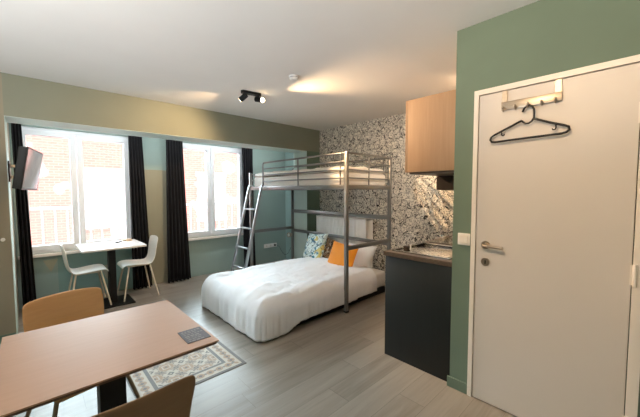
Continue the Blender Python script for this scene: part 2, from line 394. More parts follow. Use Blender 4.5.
# ------------------------------------------------------------------ windows
def window(n, y0, y1, ym):
    root = bpy.data.objects.new('window_%d' % n, None); C.objects.link(root); root['kind'] = 'structure'; root.location = (0, 0, 0)
    z0, z1 = WZ0, WZ1; xo, xi = WX-0.09, WX-0.02
    bm = nb(); t = 0.05
    box(bm, xo, xi, y0, y1, z0, z0+t, 0.004); box(bm, xo, xi, y0, y1, z1-t, z1, 0.004); box(bm, xo, xi, y0, y0+t, z0+t, z1-t); box(bm, xo, xi, y1-t, y1, z0+t, z1-t)
    obj('window_frame', bm, 'pvc', root)
    for a, b_ in ((y0+t-0.012, ym-0.004), (ym+0.004, y1-t+0.012)):
        bm = nb(); s = 0.062; xa, xb = WX-0.075, WX+0.004; za, zb = z0+t-0.012, z1-t+0.012
        box(bm, xa, xb, a, b_, za, za+s, 0.006); box(bm, xa, xb, a, b_, zb-s, zb, 0.006)
        box(bm, xa, xb, a, a+s, za+s-0.008, zb-s+0.008, 0.006); box(bm, xa, xb, b_-s, b_, za+s-0.008, zb-s+0.008, 0.006)
        sash = obj('sash', bm, 'pvc', root)
        obj('pane', box(nb(), WX-0.045, WX-0.035, a+s-0.004, b_-s+0.004, za+s-0.004, zb-s+0.004), 'glass', sash)
    bm = nb(); box(bm, WX+0.004, WX+0.016, ym-0.030, ym-0.004, 1.20, 1.32, 0.003); cyl(bm, (WX+0.01, ym-0.017, 1.28), (1, 0, 0), 0.009, 0.04, 12)
    box(bm, WX+0.044, WX+0.058, ym-0.026, ym-0.008, 1.15, 1.29, 0.004)
    obj('window_handle', bm, 'pvc', root)
    obj('window_sill', box(nb(), WX-0.02, WX+0.07, y0-0.025, y1+0.025, z0-0.034, z0-0.001, 0.005), 'sill', root)
    return root
window(1, W1[0], W1[1], 0.475); window(2, W2[0], W2[1], 2.285)
# ------------------------------------------------------------------ door
struct('wall_leak_block', box(nb(), -0.82, 1.4, YD+0.10, YD+0.16, 0, CZ), 'sage')  # unseen slab added behind the door to stop sky light leaking in
frame = nb()
box(frame, DX0-0.008, DX0+0.020, YD-0.016, YD+0.098, 0, DZ+0.006, 0.0); box(frame, DX1-0.020, DX1+0.010, YD-0.016, YD+0.098, 0, DZ+0.006, 0.0)
box(frame, DX0+0.020, DX1-0.020, YD-0.016, YD+0.098, DZ-0.026, DZ+0.006, 0.0)
droot = bpy.data.objects.new('door_1', None); C.objects.link(droot); droot['kind'] = 'structure'
obj('door_frame', frame, 'frame_white', droot)
leaf = obj('door_leaf', box(nb(), DX0+0.024, DX1-0.038, YD-0.010, YD+0.03, 0.006, DZ-0.032, 0.002), 'door', droot)
obj('door_stop', box(nb(), DX1-0.034, DX1-0.018, YD-0.013, YD+0.03, 0.0, DZ-0.03, 0.002), 'frame_white', droot)
yf = YD-0.010
bm = nb(); cyl(bm, (-0.716, yf, 1.067), (0, -1, 0), 0.026, 0.009, 28)
tube(bm, [(-0.716, yf-0.005, 1.067), (-0.716, yf-0.040, 1.067), (-0.713, yf-0.048, 1.067), (-0.705, yf-0.053, 1.067), (-0.600, yf-0.053, 1.064)], 0.0095, 12)
h = obj('door_handle', bm, 'steel', leaf, 50)
bm = nb(); cyl(bm, (-0.713, yf, 0.955), (0, -1, 0), 0.026, 0.009, 28)
k = obj('lock_rosette', bm, 'steel', leaf, 50)
obj('keyhole', box(nb(), -0.7165, -0.7095, yf-0.0105, yf-0.005, 0.942, 0.966, 0.001), 'black_plastic', k)
for z in (1.0, 0.22, 1.80):
    bm = nb(); cyl(bm, (-0.026, YD-0.020, z-0.055), (0, 0, 1), 0.009, 0.11, 14); box(bm, -0.044, -0.026, YD-0.014, YD-0.009, z-0.05, z+0.05)
    obj('hinge', bm, 'frame_white', leaf, 40)
# ------------------------------------------------------------------ view outside
fac = nb()
wins = [(y, z) for z in (-2.6, 0.4) for y in (-6.2, -3.2, 1.75, 5.2, 8.4)]
box(fac, -12.0, -11.7, -14, 20, -6, 3.4)
b_root = thing('brick_building', 'sunlit pale brick house seen outside beyond both windows', 'building', (-11.6, 3, -6))
b_root.location = (0, 0, 0)
obj('facade', fac, 'brick', b_root)
for y, z in wins:
    obj('window_sill', box(nb(), -11.70, -11.64, y-0.62, y+0.62, z-0.12, z-0.002), 'stone_out', b_root)
    obj('window_lintel', box(nb(), -11.70, -11.66, y-0.62, y+0.62, z+1.602, z+1.75), 'stone_out', b_root)
    bm = nb()
    for a in (-0.55, -0.03, 0.49): box(bm, -11.70, -11.65, y+a, y+a+0.06, z, z+1.6)
    for a in (0.0, 1.54): box(bm, -11.70, -11.655, y-0.50, y+0.50, z+a, z+a+0.06)
    s_o = obj('window_frame', bm, 'rail_white', b_root)
    obj('blind', box(nb(), -11.699, -11.68, y-0.49, y+0.49, z+0.06, z+1.54), 'stone_out', s_o)
struct('ground', box(nb(), -12.0, -5.42, -14, 20, -6.1, -6.0), 'pave')
rr = thing('window_railing', 'white metal railing with upright bars fixed outside the windows', 'railing', (0, 0, 0))
for w_i, (y0, y1) in enumerate((W1, W2)):
    bm = nb(); box(bm, -5.50, -5.47, y0-0.1, y1+0.1, 1.185, 1.215, 0.004); box(bm, -5.50, -5.47, y0-0.1, y1+0.1, 0.66, 0.685, 0.004)
    for sy in (y0-0.1, y1+0.08): box(bm, -5.50, -5.40, sy, sy+0.02, 0.66, 0.685); 
    hr = obj('rail_frame', bm, 'rail_white', rr)
    n = 11
    for i in range(n):
        y = y0-0.04+(y1-y0+0.08)*i/(n-1)
        obj('baluster', box(nb(), -5.492, -5.478, y-0.007, y+0.007, 0.68, 1.19), 'rail_white', rr)

# ================================================================== BED
def fold(u, a, r):
    """cloth length u from the centre -> (position, drop)"""
    s = 1 if u >= 0 else -1; u = abs(u)
    if u <= a: return s*u, 0.0
    t = (u-a)/r
    if t < PI/2: return s*(a+r*math.sin(t)), r*(1-math.cos(t))
    return s*(a+r), r+(u-a-r*PI/2)
BED_X0, BED_X1, BED_Y0, BED_Y1 = -3.71, -2.47, 1.64, 3.61
bed = thing('double_mattress', 'wide low mattress on a black base standing under the bunk frame', 'bed', ((BED_X0+BED_X1)/2, (BED_Y0+BED_Y1)/2, 0))
lx, ly = (BED_X1-BED_X0)/2, (BED_Y1-BED_Y0)/2
obj('bed_base', box(nb(), -lx+0.01, lx-0.01, -ly+0.01, ly-0.01, 0.0, 0.085, 0.01), 'bed_base', bed)
bm = box(nb(), -lx, lx, -ly, ly, 0.088, 0.31, 0.045, 5)
obj('mattress', bm, 'sheet', bed, 60)
# duvet
cx_, cy_ = (BED_X0+BED_X1)/2, 2.415
ax_, ay_ = lx-0.03, 0.86-0.055
bm = nb(); NU, NV = 130, 150; grid = []
L_u = ax_+0.17+0.26; L_v0 = ay_+0.17+0.26; L_v1 = ay_+0.06
for j in range(NV+1):
    v = -L_v0+(L_v0+L_v1)*j/NV; row = []
    for i in range(NU+1):
        u = -L_u+2*L_u*i/NU
        x, dx = fold(u, ax_-0.05, 0.14)
        if v < 0: y, dy = fold(v, ay_-0.06, 0.15)
        else: y, dy = v, 0.0
        head = max(0.0, min(1.0, (v-0.1)/0.7))
        hem = 0.345 if v < -ay_*0.75 else 0.345-0.055*min(1.0, (v+ay_*0.75)/0.15)
        drop = (dx**3+dy**3)**(1/3)
        lim = hem-0.03*head if u > 0 else hem
        drop = min(drop, lim)
        side = min(1.0, drop/0.2)
        n1 = noise.noise(Vector((x*1.6, y*1.6, 3.1))); n2 = noise.noise(Vector((x*5+2, y*5, 7.7))); n3 = noise.noise(Vector((x*13, y*9, 1.2)))
        z = 0.372-drop-0.018*max(0.0, min(1.0, -v/ay_))**2+(1-side)*(0.026*n1+0.018*n2+0.009*n3+0.005*noise.noise(Vector((x*22+y*9, y*30, 5.0))))
        z += (1-side)*0.018*math.exp(-((u/ax_)**2)*1.2)
        # flared, rippled skirt
        if side > 0.1:
            par = (v if dx > dy else u); rip = 0.006*math.sin(par*19+4*n1)+0.004*math.sin(par*53+3*n2)+0.022*n1
            fl = 0.0
            if dx > 0.01: x += math.copysign((rip+fl)*min(1, dx/0.1)*side, u)
            if dy > 0.01: y += -(rip+fl)*min(1, dy/0.1)*side
        cr_ = min(dx, dy)
        if cr_ > 0:
            k_ = 0.30*min(cr_, 0.25); x -= math.copysign(k_, u); y += k_
        row.append(bm.verts.new((x, y-0.0+cy_-(BED_Y0+BED_Y1)/2, max(0.012, z))))
    grid.append(row)
for j in range(NV):
    for i in range(NU): bm.faces.new((grid[j][i], grid[j][i+1], grid[j+1][i+1], grid[j+1][i]))
dv = obj('duvet', bm, 'duvet', None, 180)
sol = dv.modifiers.new('thick', 'SOLIDIFY'); sol.thickness = 0.022; sol.offset = 1
dv.location = bed.location
tag(dv, 'white duvet draped to the floor over the foot of the low mattress', 'duvet')

def pillow(name, label, m, loc, rot, w_, h_, t_, cat='pillow', group=None, seed=0):
    bm = nb(); N = 18; top = []; bot = []
    for s, store in ((1, top), (-1, bot)):
        for j in range(N+1):
            row = []
            for i in range(N+1):
                a = -1+2*i/N; b = -1+2*j/N
                pin = 1-0.10*(1-a*a)*(abs(b)**4)-0.0; pin2 = 1-0.10*(1-b*b)*(abs(a)**4)
                prof = (max(0, 1-abs(a)**2.6)*max(0, 1-abs(b)**2.6))**0.45
                nz = noise.noise(Vector((a*1.8+seed, b*1.8, s)))*0.12*prof
                row.append(bm.verts.new((a*w_/2*pin2, b*h_/2*pin, s*t_/2*(prof+nz)+noise.noise(Vector((a*2, b*2, seed)))*0.006)))
            store.append(row)
    for j in range(N):
        for i in range(N):
            bm.faces.new((top[j][i], top[j][i+1], top[j+1][i+1], top[j+1][i])); bm.faces.new((bot[j][i], bot[j+1][i], bot[j+1][i+1], bot[j][i+1]))
    bmesh.ops.remove_doubles(bm, verts=bm.verts, dist=0.0006)
    o = obj(name, bm, m, None, 180); o.location = loc; o.rotation_euler = rot
    return tag(o, label, cat, group)
# leaning on the lower back rail of the bunk
pillow('throw_pillow', 'square cushion with a blue and green bird and leaf print, leftmost on the bed', 'birds', (-3.67, 3.34, 0.51), (R(66), R(-6), R(-6)), 0.54, 0.50, 0.12, 'cushion', 'cushions on the bed', 1)
pillow('throw_pillow', 'brown speckled cushion wedged between the leaf print and orange cushions', 'speckled', (-3.55, 3.445, 0.50), (R(70), R(8), R(-16)), 0.40, 0.40, 0.09, 'cushion', 'cushions on the bed', 2)
pillow('throw_pillow', 'bright orange velvet cushion leaning in the middle of the bed head', 'orange', (-2.91, 3.16, 0.485), (R(64), R(3), R(4)), 0.47, 0.45, 0.12, 'cushion', 'cushions on the bed', 3)
pillow('bed_pillow', 'white bed pillow standing right behind the orange cushion', 'sheet', (-2.86, 3.42, 0.46), (R(66), 0, R(2)), 0.62, 0.42, 0.12, 'pillow', None, 4)

# ================================================================== BUNK
BX0, BX1, BY0, BY1 = -4.475, -2.372, 2.657, 3.52
bunk = thing('loft_bed_frame', 'grey metal high bunk frame with guard rails spanning over the low bed', 'bunk bed', ((BX0+BX1)/2, (BY0+BY1)/2, 0))
def bobj(name, bm, m='bunk', parent=None, smooth=40):
    o = obj(name, bm, m, None, smooth)
    p = parent or bunk; off = Vector(bunk.location)
    o.data.transform(Matrix.Translation(-off)); o.parent = p; return o
for x, y, zt in ((BX1, BY0, 1.875), (BX1, BY1, 1.875), (BX0, BY0, 1.72), (BX0, BY1, 1.72)):
    p_ = bobj('post', box(nb(), x-0.021, x+0.021, y-0.021, y+0.021, 0.004, zt, 0.006))
    bobj('foot_cap', box(nb(), x-0.024, x+0.024, y-0.024, y+0.024, 0.0, 0.02, 0.003), 'black_plastic', p_)
FZ0, FZ1 = 1.44, 1.495
for y in (BY0, BY1): bobj('side_rail', box(nb(), BX0+0.021, BX1-0.021, y-0.016, y+0.016, FZ0, FZ1, 0.004))
for x in (BX0, BX1): bobj('end_rail', box(nb(), x-0.016, x+0.016, BY0+0.021, BY1-0.021, FZ0, FZ1, 0.004))
for i in range(14):
    x = BX0+0.12+i*(BX1-BX0-0.24)/13
    bobj('slat', box(nb(), x-0.02, x+0.02, BY0+0.016, BY1-0.016, 1.468, 1.482, 0.002))
ZS = (1.765, 1.67, 1.575)
gx0 = -4.105
pts = [(gx0, BY0, FZ1-0.01), (gx0, BY0, 1.82)]+arc((gx0+0.04, BY0, 1.82), 0.04, 180, 90, 6)[1:]+[(BX1, BY0, 1.862)]
bobj('front_guard_top', tube(nb(), pts, 0.0125))
for z in ZS: bobj('front_guard_rail', tube(nb(), [(gx0, BY0, z), (BX1, BY0, z)], 0.009))
for x in (-3.25, -2.47): bobj('front_guard_bar', tube(nb(), [(x, BY0, FZ1-0.01), (x, BY0, 1.862)], 0.009))
bobj('back_guard_top', tube(nb(), [(BX0, BY1, 1.70), (BX0+0.02, BY1, 1.83), (BX0+0.10, BY1, 1.862), (BX1, BY1, 1.862)], 0.0125))
for z in ZS: bobj('back_guard_rail', tube(nb(), [(BX0, BY1, min(z, 1.70)), (BX1, BY1, z)], 0.009))
for x in (-3.8, -3.1, -2.47): bobj('back_guard_bar', tube(nb(), [(x, BY1, FZ1-0.01), (x, BY1, 1.862)], 0.009))
for z in (1.862,)+ZS: bobj('end_guard_rail', tube(nb(), [(BX1, BY0, z), (BX1, BY1, z)], 0.0125 if z > 1.8 else 0.009))
bobj('end_guard_bar', tube(nb(), [(BX1, 3.07, FZ1-0.01), (BX1, 3.07, 1.862)], 0.009))
for z in (1.70, 1.60): bobj('foot_guard_rail', tube(nb(), [(BX0, BY0, z), (BX0, BY1, z)], 0.010))
bobj('back_panel_rail', box(nb(), BX0+0.021, BX1-0.021, BY1-0.014, BY1+0.014, 1.035, 1.095, 0.006))
bobj('back_lower_rail', box(nb(), BX0+0.021, BX1-0.021, BY1-0.013, BY1+0.013, 0.685, 0.735, 0.006))
for x in (BX0, BX1): bobj('lower_end_rail', box(nb(), x-0.013, x+0.013, BY0+0.021, BY1-0.021, 0.73, 0.78, 0.006))
# ladder
lad = thing('bunk_ladder', 'silver metal ladder hooked on the window end of the bunk frame', 'ladder', (-4.29, 2.24, 0))
def lobj(name, bm, m='ladder'):
    o = obj(name, bm, m, None, 40); o.data.transform(Matrix.Translation(-Vector(lad.location))); o.parent = lad; return o
ly = lambda z: 2.25+(2.615-2.25)*z/1.49
for x in (-4.452, -4.085):
    pts = [(x, ly(0.0), 0.0), (x, ly(1.42), 1.42), (x, 2.612, 1.49), (x, 2.625, 1.515), (x, 2.650, 1.520), (x, 2.682, 1.515), (x, 2.692, 1.49)]
    bm = nb(); prev = None
    for p in pts:
        d = 0.017
        ring = [bm.verts.new((p[0]+sx*0.014, p[1]+sy*(0.007 if p[2] > 1.50 else 0.019 if p[2] < 1.45 else 0.012), p[2]+(sy*0.0))) for sx, sy in ((-1, -1), (1, -1), (1, 1), (-1, 1))]
        if p[2] > 1.50:
            for vtx, (sx, sy) in zip(ring, ((-1, -1), (1, -1), (1, 1), (-1, 1))): vtx.co = (p[0]+sx*0.014, p[1]-0.004*sy*(1 if p[1] > 2.66 else -1), p[2]+(0.006 if sy < 0 and p[1] < 2.66 or sy > 0 and p[1] > 2.66 else -0.006))
        if prev:
            for k_ in range(4): bm.faces.new((prev[k_], prev[(k_+1) % 4], ring[(k_+1) % 4], ring[k_]))
        else: bm.faces.new(ring[::-1])
        prev = ring
    bm.faces.new(prev); lobj('stile', bm)
for z in (0.255, 0.55, 0.845, 1.14):
    y = ly(z); lobj('rung', box(nb(), -4.440, -4.097, y-0.022, y+0.022, z-0.011, z+0.011, 0.005))
# upper mattress and linen
um = obj('bunk_mattress', box(nb(), BX0+0.04, BX1-0.035, BY0+0.03, BY1-0.03, 1.484, 1.655, 0.04, 5), 'upper_linen', None, 60)
tag(um, 'cream mattress lying behind the guard rails of the high bunk', 'mattress')
bm = nb(); N, Mv = 80, 30; g = []
for j in range(Mv+1):
    row = []
    for i in range(N+1):
        u = i/N; v = j/Mv
        x = BX0+0.055+u*(BX1-BX0-0.11); y = BY0+0.035+v*(BY1-BY0-0.07)
        e = min(min(u, 1-u)*26, min(v, 1-v)*12, 1.0); e = math.sqrt(max(0, 1-(1-e)**2))
        z = 1.657+e*(0.055+0.016*noise.noise(Vector((x*4, y*5, 0)))+0.01*noise.noise(Vector((x*12, y*9, 4))))
        row.append(bm.verts.new((x, y, z)))
    g.append(row)
for j in range(Mv):
    for i in range(N): bm.faces.new((g[j][i], g[j][i+1], g[j+1][i+1], g[j+1][i]))
bl = obj('folded_blanket', bm, 'upper_linen', None, 180)
s_ = bl.modifiers.new('thick', 'SOLIDIFY'); s_.thickness = 0.01; s_.offset = 1
tag(bl, 'rumpled cream quilt spread on the mattress of the high bunk', 'quilt')
# reading lamp clipped to the back post
rl = thing('reading_lamp', 'small round silver reading lamp clipped to the bunk post at the bed head', 'lamp', (BX0+0.01, BY1-0.022, 0.63))
bm = nb(); box(bm, -0.02, 0.02, -0.016, -0.001, -0.02, 0.02, 0.004); tube(bm, [(0, -0.01, 0), (0, -0.05, 0.0)], 0.006)
obj('clip', bm, 'steel', rl, 40)
bm = nb(); tube(bm, [(0, -0.045, 0), (0.006, -0.052, 0), (0.014, -0.066, 0.0), (0.02, -0.085, 0)], 0.03, 24, True, [0.012, 0.035, 0.044, 0.046])
obj('lamp_shade', bm, 'steel', rl, 40)
bm = nb(); sphere(bm, (0.02, -0.088, 0), 0.028, 16, (1, 0.5, 1)); obj('lamp_disc', bm, 'switch', rl, 180)
bm = nb()
p0 = Vector((-5.13, 3.60, 0.345)); pts = [p0, p0+Vector((0.10, 0.02, -0.03))]
for i in range(1, 9):
    t = i/8; pts.append(Vector((-5.03+(BX0-0.03+5.03)*t, 3.62-(3.62-BY1-0.028)*t, 0.315-0.20*math.sin(PI*min(1, t*0.8))*1.0+0.28*t*t)))
obj('lamp_cable', tube(bm, pts, 0.003, 6), 'black_plastic', None, 180)
cab = bpy.data.objects['lamp_cable']; cab.data.transform(Matrix.Translation(-Vector(rl.location))); cab.parent = rl

# ================================================================== RADIATOR
rad = thing('radiator', 'white ribbed panel radiator on the doodle wallpaper behind the bed head', 'radiator', (-3.47, YB, 0.22))
rx0, rx1 = -3.935, -2.855; ry0, ry1 = 3.62, 3.80
def robj(name, bm, sm=None):
    o = obj(name, bm, 'radiator', None, sm); o.data.transform(Matrix.Translation(-Vector(rad.location))); o.parent = rad; return o
bm = nb(); n = 17; prof = []
for i in range(n*4+1):
    x = rx0+(rx1-rx0)*i/(n*4); prof.append((x, ry0+(0.014 if (i % 4) in (0,) else (0.004 if i % 4 in (1, 3) else 0.0))))
prev = None
for x, y in prof:
    a = bm.verts.new((x, y, 0.26)); b_ = bm.verts.new((x, y, 0.975)); a2 = bm.verts.new((x, y+0.012, 0.26)); b2 = bm.verts.new((x, y+0.012, 0.975))
    if prev:
        bm.faces.new((prev[0], a, b_, prev[1])); bm.faces.new((prev[2], prev[3], b2, a2)); bm.faces.new((prev[1], b_, b2, prev[3])); bm.faces.new((prev[0], prev[2], a2, a))
    prev = (a, b_, a2, b2)
robj('ribbed_panel', bm)
robj('rear_panel', box(nb(), rx0+0.01, rx1-0.01, ry1-0.04, ry1, 0.26, 0.975, 0.004))
robj('top_grille', box(nb(), rx0-0.004, rx1+0.004, ry0+0.004, ry1, 0.975, 1.005, 0.006))
for x in (rx0-0.004, rx1-0.002): robj('side_cover', box(nb(), x, x+0.006, ry0+0.006, ry1, 0.25, 1.0, 0.002))
robj('wall_bracket', box(nb(), rx0+0.2, rx1-0.2, ry1-0.001, YB-0.001, 0.5, 0.7))
bm = nb(); tube(bm, [(rx1-0.08, ry1-0.07, 0.27), (rx1-0.08, ry1-0.07, 0.0)], 0.009); robj('valve_pipe', bm, 40)

# ================================================================== CURTAINS
cr = thing('curtain_rail', 'dark curtain rail running above both windows just under the beam line', 'curtain rail', (WX+0.15, 1.5, 2.30))
obj('track', box(nb(), -0.012, 0.012, -1.62, 2.05, -0.012, 0.012, 0.003), 'black_metal', cr)
for y in (-1.3, 0.0, 1.3):
    obj('rail_bracket', box(nb(), -0.15, -0.0, y-0.01, y+0.01, 0.012, 0.022), 'black_metal', cr)
def curt(label, yt0, yt1, yb0, yb1, folds, xc=WX+0.15, seed=0):
    bm = nb(); nU = folds*10; nV = 24; g = []
    for j in range(nV+1):
        t = j/nV; z = 2.284-t*2.264; row = []
        a0 = yt0+(yb0-yt0)*t; a1 = yt1+(yb1-yt1)*t
        for i in range(nU+1):
            u = i/nU; amp = 0.020+0.018*t
            row.append(bm.verts.new((xc+amp*math.sin(u*folds*2*PI+0.6*math.sin(t*3+seed))+0.008*noise.noise(Vector((u*6, t*3, seed))), a0+(a1-a0)*u+0.006*math.cos(u*folds*2*PI), z)))
        g.append(row)
    for j in range(nV):
        for i in range(nU): bm.faces.new((g[j][i], g[j][i+1], g[j+1][i+1], g[j+1][i]))
    o = obj('curtain', bm, 'curtain', None, 180); s = o.modifiers.new('thick', 'SOLIDIFY'); s.thickness = 0.004
    return tag(o, label, 'curtain', 'dark curtains at the two windows')
curt('dark curtain at the far left, bunched behind the television', -0.120, -0.040, -0.105, 0.015, 3, seed=1)
curt('dark curtain drawn to the right side of the first window behind the chair', 1.035, 1.20, 1.035, 1.285, 5, seed=2)
curt('dark curtain hanging left of the second window, beside the plain wall pier', 1.53, 1.765, 1.50, 1.85, 6, seed=3)
curt('dark curtain hanging right of the second window behind the bunk ladder', 2.80, 3.02, 2.80, 3.04, 5, seed=4)

# ================================================================== TABLES
def cafe_table(name, label, loc, wx, wy, th, topm, h=0.75, sub_m=None, group=None, post=0.04):
    t = thing(name, label, 'table', loc, 0, group)
    bm = box(nb(), -wx/2, wx/2, -wy/2, wy/2, h-th, h, 0.0)
    es = [e for e in bm.edges if abs(e.verts[0].co.z-e.verts[1].co.z) > 0.01]
    bmesh.ops.bevel(bm, geom=es, offset=0.02, segments=4, profile=0.5, affect='EDGES')
    obj('tabletop', bm, topm, t)
    if sub_m:
        bm = box(nb(), -wx/2+0.001, wx/2-0.001, -wy/2+0.001, wy/2-0.001, h-th-0.009, h-th, 0.0)
        es = [e for e in bm.edges if abs(e.verts[0].co.z-e.verts[1].co.z) > 0.005]
        bmesh.ops.bevel(bm, geom=es, offset=0.02, segments=4, profile=0.5, affect='EDGES'); obj('edge_band', bm, sub_m, t)
        th += 0.009
    obj('pedestal', box(nb(), -post, post, -post, post, 0.012, h-th-0.012, 0.003), 'black_metal', t)
    obj('base_plate', box(nb(), -0.21, 0.21, -0.21, 0.21, 0.0, 0.012, 0.003), 'black_metal', t)
    obj('support_plate', box(nb(), -0.15, 0.15, -0.15, 0.15, h-th-0.012, h-th, 0.002), 'black_metal', t)
    return t
cafe_table('cafe_table', 'small square white table on a black pedestal beneath the window', (-4.655, 0.735, 0), 0.66, 0.66, 0.022, 'white_laminate')
cafe_table('cafe_table', 'large tan tabletop on a black pedestal in the foreground', (-1.66, 0.242, 0), 0.715, 0.715, 0.006, 'table_wood', sub_m='edge_dark', post=0.05)
# ================================================================== CHAIRS
def make_chair(label, shell_m, leg_m, loc, rz, back_h=0.82, wtop=0.19, splay=0.045, rise=0.012, shell_name='seat_shell'):
    t = thing('dining_chair', label, 'chair', loc, rz, 'chairs at the two square tables')
    prof = [(0.215, 0.425), (0.20, 0.452), (0.14, 0.460), (0.05, 0.452), (-0.05, 0.440), (-0.12, 0.440), (-0.165, 0.465), (-0.188, 0.52), (-0.200, 0.60), (-0.212, 0.70), (-0.226, back_h-0.04), (-0.232, back_h)]
    hw = [0.175, 0.195, 0.205, 0.205, 0.198, 0.185, 0.172, 0.172, 0.182, 0.192, wtop, wtop-0.006]
    bm = nb(); n = 12; g = []
    for k_, ((y, z), w_) in enumerate(zip(prof, hw)):
        row = []
        for i in range(n+1):
            a = -1+2*i/n; dz = 0; dy = 0
            if k_ >= 10: dz = -0.008*abs(a)**8*(k_-9)/2-rise*a*a*(k_-9)/2
            if 1 <= k_ <= 6: dz += 0.010*a*a
            if k_ >= 6: dy = 0.022*a*a
            row.append(bm.verts.new((a*w_, y+dy, z+dz)))
        g.append(row)
    for j in range(len(g)-1):
        for i in range(n): bm.faces.new((g[j][i], g[j][i+1], g[j+1][i+1], g[j+1][i]))
    o = obj(shell_name, bm, shell_m, t, 180)
    s = o.modifiers.new('thick', 'SOLIDIFY'); s.thickness = 0.011; s.offset = 0
    sub(o, 2)
    for sx in (-1, 1):
        for sy, y0 in ((1, 0.14), (-1, -0.11)):
            top = Vector((sx*0.15, y0, 0.432)); foot = Vector((sx*(0.15+splay+0.02), y0+sy*(0.055+splay*0.6), 0.0))
            bm = nb(); tube(bm, [(sx*0.10, y0, 0.436), (sx*0.135, y0, 0.434), top-Vector((0, 0, 0.012)), foot+(top-foot)*0.02, foot], 0.0105, 10, True, [0.010, 0.0105, 0.0105, 0.0095, 0.0095])
            obj('leg', bm, leg_m, t, 60)
    obj('seat_frame', box(nb(), -0.135, 0.135, -0.12, 0.15, 0.424, 0.434, 0.003), leg_m, t)
    return t
make_chair('white moulded chair at the left side of the white window table', 'white_plastic', 'cream_metal', (-4.745, 0.475, 0), R(0), 0.80)
make_chair('white moulded chair at the right side of the white window table, back to curtain', 'white_plastic', 'cream_metal', (-4.765, 1.055, 0), R(180), 0.80)
make_chair('honey coloured veneer chair facing the camera across the tan table', 'chair_wood', 'chrome', (-2.105, 0.178, 0), R(-77), 0.835, 0.19, splay=0.09)
make_chair('brown veneer chair seen from behind at the bottom edge, pushed to the tan table', 'chair_brown', 'chrome', (-1.235, 0.187, 0), R(90), 0.815, 0.205, rise=0.0)
# ================================================================== MENU, SMALL ITEMS
mn = thing('menu_card', 'dark printed card lying on the right corner of the tan table', 'card', (-1.430, 0.537, 0.750), R(-1))
obj('card', box(nb(), -0.070, 0.070, -0.052, 0.052, 0.0, 0.002), 'menu', mn)
bm = nb()
for i in range(7):
    x = -0.055+i*0.018
    L = (0.075, 0.05, 0.08, 0.06, 0.07, 0.045, 0.065)[i]
    y = -0.042
    while y < -0.042+L:
        seg = 0.008+0.012*random.random(); box(bm, x, x+(0.007 if i % 3 else 0.010), y, y+seg, 0.002, 0.0024); y += seg+0.004
obj('print', bm, 'menu_ink', mn)
tb = obj('tan_box', box(nb(), -0.05, 0.05, -0.04, 0.04, 0, 0.022, 0.003), 'brownbox'); tb.location = (-4.86, 0.955, 0.75); tb.rotation_euler = (0, 0, 0.3)
tag(tb, 'small tan box lying on the far corner of the white table', 'box')
rm = obj('remote_control', box(nb(), -0.018, 0.018, -0.05, 0.05, 0, 0.014, 0.004), 'black_plastic'); rm.location = (-4.78, 0.84, 0.75); rm.rotation_euler = (0, 0, 0.9)
tag(rm, 'black remote control lying beside the tan box on the white table', 'remote')
# ================================================================== RUG
rg = obj('patterned_rug', box(nb(), -0.39, 0.39, -0.39, 0.39, 0, 0.004, 0.0015), 'rug'); rg.location = (-2.222-0.39, 0.868, 0.0)
tag(rg, 'grey and beige tile-patterned rug on the floor beyond the tan table', 'rug')
# ================================================================== TELEVISION
ta, tb_ = Vector((-3.80, -0.018, 0)), Vector((-4.40, 0.098, 0)); d = (tb_-ta); ang = math.atan2(d.y, d.x)
tv = thing('television', 'small black television on a wall arm left of the first window', 'television', ((ta+tb_)/2+Vector((0, 0, 1.63))), ang)
L = d.length/2
tv.rotation_euler = (R(0), 0, ang+PI)      # local -x.. far edge; +y faces the bed (world +y)
tv.rotation_euler = (R(-9), 0, ang-PI)
obj('housing', box(nb(), -L, L, -0.062, -0.006, -0.19, 0.19, 0.006), 'black_plastic', tv)
obj('bezel', box(nb(), -L, L, -0.0095, 0.002, -0.195, 0.195, 0.003), 'black_plastic', tv)
obj('screen', box(nb(), -L+0.012, L-0.012, 0.0, 0.0030, -0.178, 0.182), 'tvscreen', tv)
inv = Matrix.LocRotScale(tv.location, tv.rotation_euler, None).inverted()
bm = nb(); box(bm, -4.40, -4.24, Y0, Y0+0.014, 1.52, 1.72, 0.003)
o = obj('wall_plate', bm, 'black_metal', tv); o.data.transform(inv)
for z in (1.55, 1.66): o = obj('swivel_arm', box(nb(), -4.34, -4.30, Y0+0.012, -0.035, z, z+0.03, 0.003), 'steel', tv); o.data.transform(inv)
# wall knob
kn = nb(); cyl(kn, (0, 0, 0), (1, 0, 0), 0.016, 0.02, 20); ko = obj('thermostat', kn, 'switch', None, 40); ko.location = (BX, -0.192, 0.975)
tag(ko, 'small round white thermostat on the left wall before the first window', 'thermostat')
# ================================================================== SOCKETS AND SWITCH
so = thing('power_socket', 'white triple power socket low on the teal wall below the bunk', 'socket', (WX, 3.485, 0.338))
obj('cover_plate', box(nb(), 0, 0.012, -0.15, 0.15, -0.04, 0.04, 0.004), 'switch', so)
for i, y in enumerate((-0.095, 0.0, 0.095)):
    bm = nb(); cyl(bm, (0.012, y, 0), (1, 0, 0), 0.021, 0.002, 20); ou = obj('outlet', bm, 'sill', so, 40)
    bm = nb(); cyl(bm, (0.014, y-0.009, 0), (1, 0, 0), 0.003, 0.001, 8); cyl(bm, (0.014, y+0.009, 0), (1, 0, 0), 0.003, 0.001, 8); obj('pin_hole', bm, 'black_plastic', ou)
    if i == 2: bm = nb(); cyl(bm, (0.014, y, 0), (1, 0, 0), 0.019, 0.02, 16); obj('plug', bm, 'black_plastic', so, 40)
sw = thing('light_switch', 'white square light switch on the green wall left of the door', 'switch', (-0.858, YD, 1.088))
obj('cover_plate', box(nb(), -0.041, 0.041, -0.010, 0, -0.041, 0.041, 0.004), 'switch', sw)
obj('rocker', box(nb(), -0.028, 0.028, -0.014, -0.009, -0.028, 0.028, 0.003), 'frame_white', sw)
